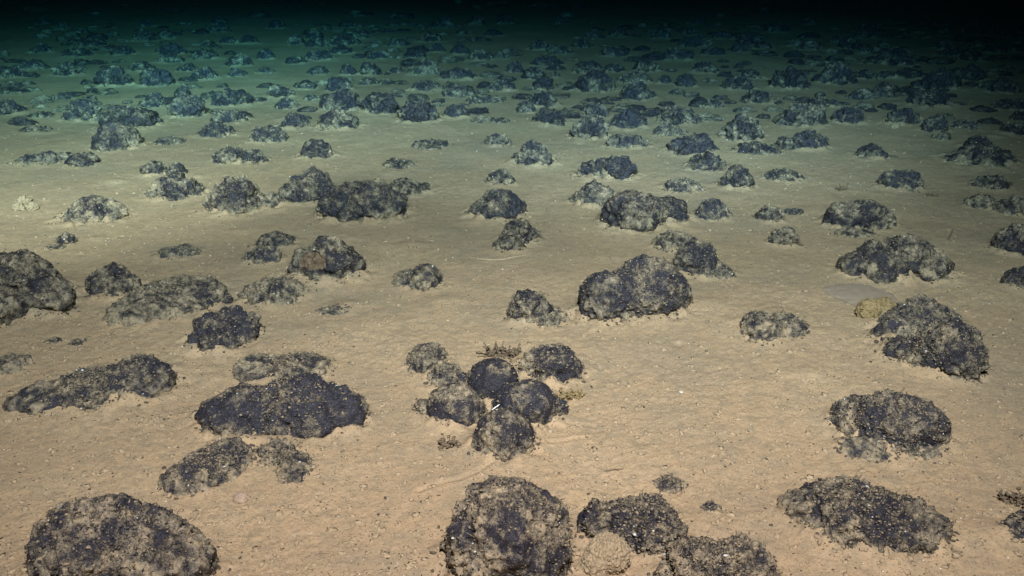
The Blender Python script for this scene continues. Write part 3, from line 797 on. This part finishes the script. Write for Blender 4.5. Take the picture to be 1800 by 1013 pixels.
# patches and marks
def path_tube(name, pts, rad, mat, label, cat, z=0.0, seed=0, wig=0.0):
    """a wavy tube laid along photo points on the sediment (or lifted)"""
    r = np.random.RandomState(seed)
    Pw = []
    for p in pts:
        x, y, m, s, c = at(p[0], p[1]); Pw.append([x, y, (p[2] if len(p) > 2 else 0)])
    Pw = np.array(Pw); n = 40
    tt = np.linspace(0, len(Pw) - 1, n); i = np.minimum(tt.astype(int), len(Pw) - 2); f = (tt - i)[:, None]
    C = Pw[i] * (1 - f) + Pw[i + 1] * f
    C[:, :2] += wig * r.randn(n, 2)
    C[:, 2] += ground(C[:, 0], C[:, 1]) + z
    Tn = np.gradient(C, axis=0); Tn /= np.linalg.norm(Tn, axis=1)[:, None]
    S = np.cross(Tn, [0, 0, 1.0]); S /= np.linalg.norm(S, axis=1)[:, None] + 1e-9; U = np.cross(S, Tn)
    rr_ = rad * (1 + .25 * r.randn(n)) * np.sin(np.linspace(.25, 2.9, n)) ** .4
    an = np.linspace(0, 6.283, 8)[:-1]
    V = np.concatenate([C[:, None] + (S[:, None] * np.cos(an)[None, :, None] + U[:, None] * np.sin(an)[None, :, None]) * rr_[:, None, None]]).reshape(-1, 3)
    fs = []
    for a in range(n - 1):
        for b in range(7):
            b2 = (b + 1) % 7; fs.append([a * 7 + b, a * 7 + b2, (a + 1) * 7 + b2, (a + 1) * 7 + b])
    org = C[0].copy()
    o = link_mesh(name, V - org, np.array(fs), mat); o.location = org
    return tag(o, label, cat)
path_tube('worm_trail', [(826, 449), (855, 454), (880, 455), (905, 451), (925, 447)], 0.0035, M_CLOD, 'thin raised worm trail in front of the leaning two lobed nodule', 'trail', -0.0005, 1, .0008)
path_tube('worm_trail', [(0, 742), (30, 738), (55, 732)], 0.0040, M_CLOD, 'short raised trail in sand at left edge below the tapering nodule', 'trail', -0.001, 2, .0008)
path_tube('sponge_spicule', [(864, 752, .030), (878, 744, .034)], 0.0009, M_WHITE, 'white spicule lying between the left and front nodules of the cluster', 'spicule', .004)
path_tube('sponge_spicule', [(961, 738, .034), (961, 738, .056)], 0.0009, M_WHITE, 'upright white spicule on the right side of the central cluster', 'spicule', .012)
path_tube('stalk', [(1666, 422, 0), (1673, 418, .028)], 0.0016, M_CRUMB, 'thin dark stalk standing right of the wide blue black nodule', 'stalk')
path_tube('stalk', [(1545, 271, 0.004), (1580, 273, 0.001)], 0.004, M_CRUMB, 'thin tail stretching right from the small tailed nodule', 'stalk')
path_tube('twig', [(1630, 790, .002), (1634, 772, .012), (1660, 770, .01)], 0.0022, M_PINK, 'pale bent twig at the right foot of the hooded nodule', 'twig', .002)
path_tube('twig', [(1062, 822, .001), (1096, 818, .001)], 0.0011, M_BROWN, 'thin brown twig lying in sand below centre', 'twig', .001)
# shell ring
x, y, m, s, c = at(1198, 682)
r_ = bmv = None
an = np.linspace(0, 2 * math.pi, 25)[:-1]; bn = np.linspace(0, 2 * math.pi, 9)[:-1]
V = np.array([[(0.0032 + .0007 * math.cos(b)) * math.cos(a), (0.0032 + .0007 * math.cos(b)) * math.sin(a), .0007 * math.sin(b)] for a in an for b in bn])
Fq = np.array([[i * 8 + j, ((i + 1) % 24) * 8 + j, ((i + 1) % 24) * 8 + (j + 1) % 8, i * 8 + (j + 1) % 8] for i in range(24) for j in range(8)])
o = link_mesh('shell_ring', V, Fq, M_WHITE); o.location = (x, y, float(ground(x, y)[0]) + .001)
tag(o, 'tiny white shell ring on bare sand right of the central cluster', 'shell')
# smooth clay patch, a thin lens of fresh clay on the seabed
x, y, m, s, c = at(1512, 516)
D, T = ICO[5]
e = np.array([52 * m, 19 * m / s, 0.0055])
V = D * e; V[:, :2] *= (1 + 0.22 * noise3(D * 1.0, 0.6, 4) + .10 * noise3(D, .18, 5))[:, None]
V[:, 2] += 0.0005 * noise3(V, .02, 2)
o = link_mesh('clay_patch', V, T, M_TRACK); o.location = (x, y, float(low(x, y)) + 0.001)
tag(o, 'smooth grey clay patch in front of the wide blue black nodule', 'clay patch')
# rusty patch on the furry nodule (its part)
pn = nod(577, 456)
x, y, m, s, c = at(552, 497)
def on_nodule(par, px, py, rx, ry, mat, name, label, seed, thick=.004):
    """a crust laid on the nodule's own surface where the view line meets it"""
    me = par.data; n = len(me.vertices); co = np.empty(n * 3, np.float32); me.vertices.foreach_get('co', co)
    W = co.reshape(-1, 3)[:ICO[6][0].shape[0]] + np.array(par.location)
    Tt = ICO[6][1]; Nn = vnormals(W, Tt)
    q = W - np.array([0, 0, CAMH]); fw = q[:, 1] * cp - q[:, 2] * sp; upv = q[:, 1] * sp + q[:, 2] * cp
    U = 900 + F * q[:, 0] / fw; Vv = 506.5 - F * upv / fw
    face = (Nn * q).sum(1) < 0
    rr_ = np.hypot((U - px) / rx, (Vv - py) / ry) + .10 * noise3(W, .012, seed)
    inn = face & (rr_ < 1)
    P2 = W + Nn * (thick * np.clip(1.3 * (1 - rr_), -.3, 1) + .0012 * noise3(W, .005, seed))[:, None]
    keep = inn[Tt].all(1); Tk = Tt[keep]
    lab = np.arange(len(W))
    for _ in range(200):
        mn = lab[Tk].min(1); l2 = lab.copy()
        for k in range(3): np.minimum.at(l2, Tk[:, k], mn)
        if (l2 == lab).all(): break
        lab = l2
    tl = lab[Tk[:, 0]]; u_, c_ = np.unique(tl, return_counts=True); Tk = Tk[tl == u_[c_.argmax()]]
    uq, inv = np.unique(Tk, return_inverse=True)
    o = link_mesh(name, P2[uq] - np.array(par.location), inv.reshape(-1, 3), mat, parent=par)
    o['label'] = label
on_nodule(pn, 552, 460, 24, 17, M_RUST, 'rusty_crust', 'rusty brown crust on the nodule face', 3, .006)

# ------------------------------------------------------------------ nodules too far and dark to single out
rs = np.random.RandomState(9)
def swarm(name, pts, label, dusty):
    Vs, Ts, As, off = [], [], [], 0
    for i, (x, y, a, c) in enumerate(pts):
        D, T = ICO[4 if y < 8 else 3]
        e = np.array([a, a * rs.uniform(.7, 1.1), c]); V = D * e * (1 + .30 * noise3(D, .8, i * 1.7) + .22 * noise3(D, .35, i * 2.3) + .16 * noise3(D, .16, i) + .08 * noise3(D, .08, i))[:, None]
        V = V + np.array([x, y, float(low(x, y))]); Vs.append(V); Ts.append(T + off); off += len(D)
        As.append(dusty + rs.uniform(-.45, .35) + .5 * noise3(V, a * .5, i) + .2 * D[:, 2])
    o = link_mesh(name, np.concatenate(Vs), np.concatenate(Ts), M_NOD, attrs={'dust': np.concatenate(As)})
    return tag(o, label, 'nodules', kind='stuff')
pts = []
for i in range(340):
    y = rs.uniform(12.5, 34); r = rs.uniform(.05, .14); pts.append((rs.uniform(-.75, .75) * y, y, r * rs.uniform(1, 1.6), r * rs.uniform(.4, .8)))
swarm('far_nodules', pts, 'far nodules lost in the black water along the top', -.1)
big = np.array([(l[0], l[1], l[2], l[3]) for d in N for l in d['lobes']])
pts = []; got = []
while len(pts) < 380:
    py = 40 + 170 * rs.rand() ** 1.5; px = rs.uniform(-80, 1880)
    if noise2(np.array([px]), np.array([py * 2.2]), 120.0, 3)[0] < rs.uniform(-.75, .55) - (py - 150) / 500: continue
    s_ = (py + 80) / 180 * rs.uniform(.55, 1.15) ** 1.3
    rx = 13 * s_ if py > 110 else 19 * s_; ry = rx * rs.uniform(.25, .45)
    if ((np.abs(big[:, 0] - px) < big[:, 2] + rx * .4) & (np.abs(big[:, 1] + big[:, 3] * .5 - py) < big[:, 3] * .7 + ry * .3)).any(): continue
    if any(abs(px - a) < rx * 1.3 and abs(py - b) < ry * 1.4 for a, b in got): continue
    got.append((px, py)); x, y, m, sn, cs = at(px, py + ry); pts.append((x, y, rx * m, 1.35 * ry * m))
swarm('small_nodules', pts, 'many small low nodules crowding the far rows between the larger ones', -.08)

# ------------------------------------------------------------------ the sea water, as air-like haze
m = bpy.data.materials.new('sea_water'); m.use_nodes = True; nt = m.node_tree; nt.nodes.clear()
out = nt.nodes.new('ShaderNodeOutputMaterial'); pv = nt.nodes.new('ShaderNodeVolumePrincipled')
pv.inputs['Color'].default_value = (0.0015, 0.005, 0.0055, 1)
pv.inputs['Absorption Color'].default_value = (0.0056, 0.33, 0.47, 1)
pv.inputs['Density'].default_value = 0.20
pv.inputs['Anisotropy'].default_value = 0.5
nt.links.new(pv.outputs[0], out.inputs['Volume'])
bx = [(-90, -8, -1.2), (90, -8, -1.2), (90, 80, -1.2), (-90, 80, -1.2), (-90, -8, 3.2), (90, -8, 3.2), (90, 80, 3.2), (-90, 80, 3.2)]
hz = link_mesh('haze', np.array(bx, float), np.array([(0, 3, 2, 1), (4, 5, 6, 7), (0, 1, 5, 4), (1, 2, 6, 5), (2, 3, 7, 6), (3, 0, 4, 7)]), m, smooth=False)
tag(hz, 'murky blue green sea water over the seabed', 'water', kind='stuff')
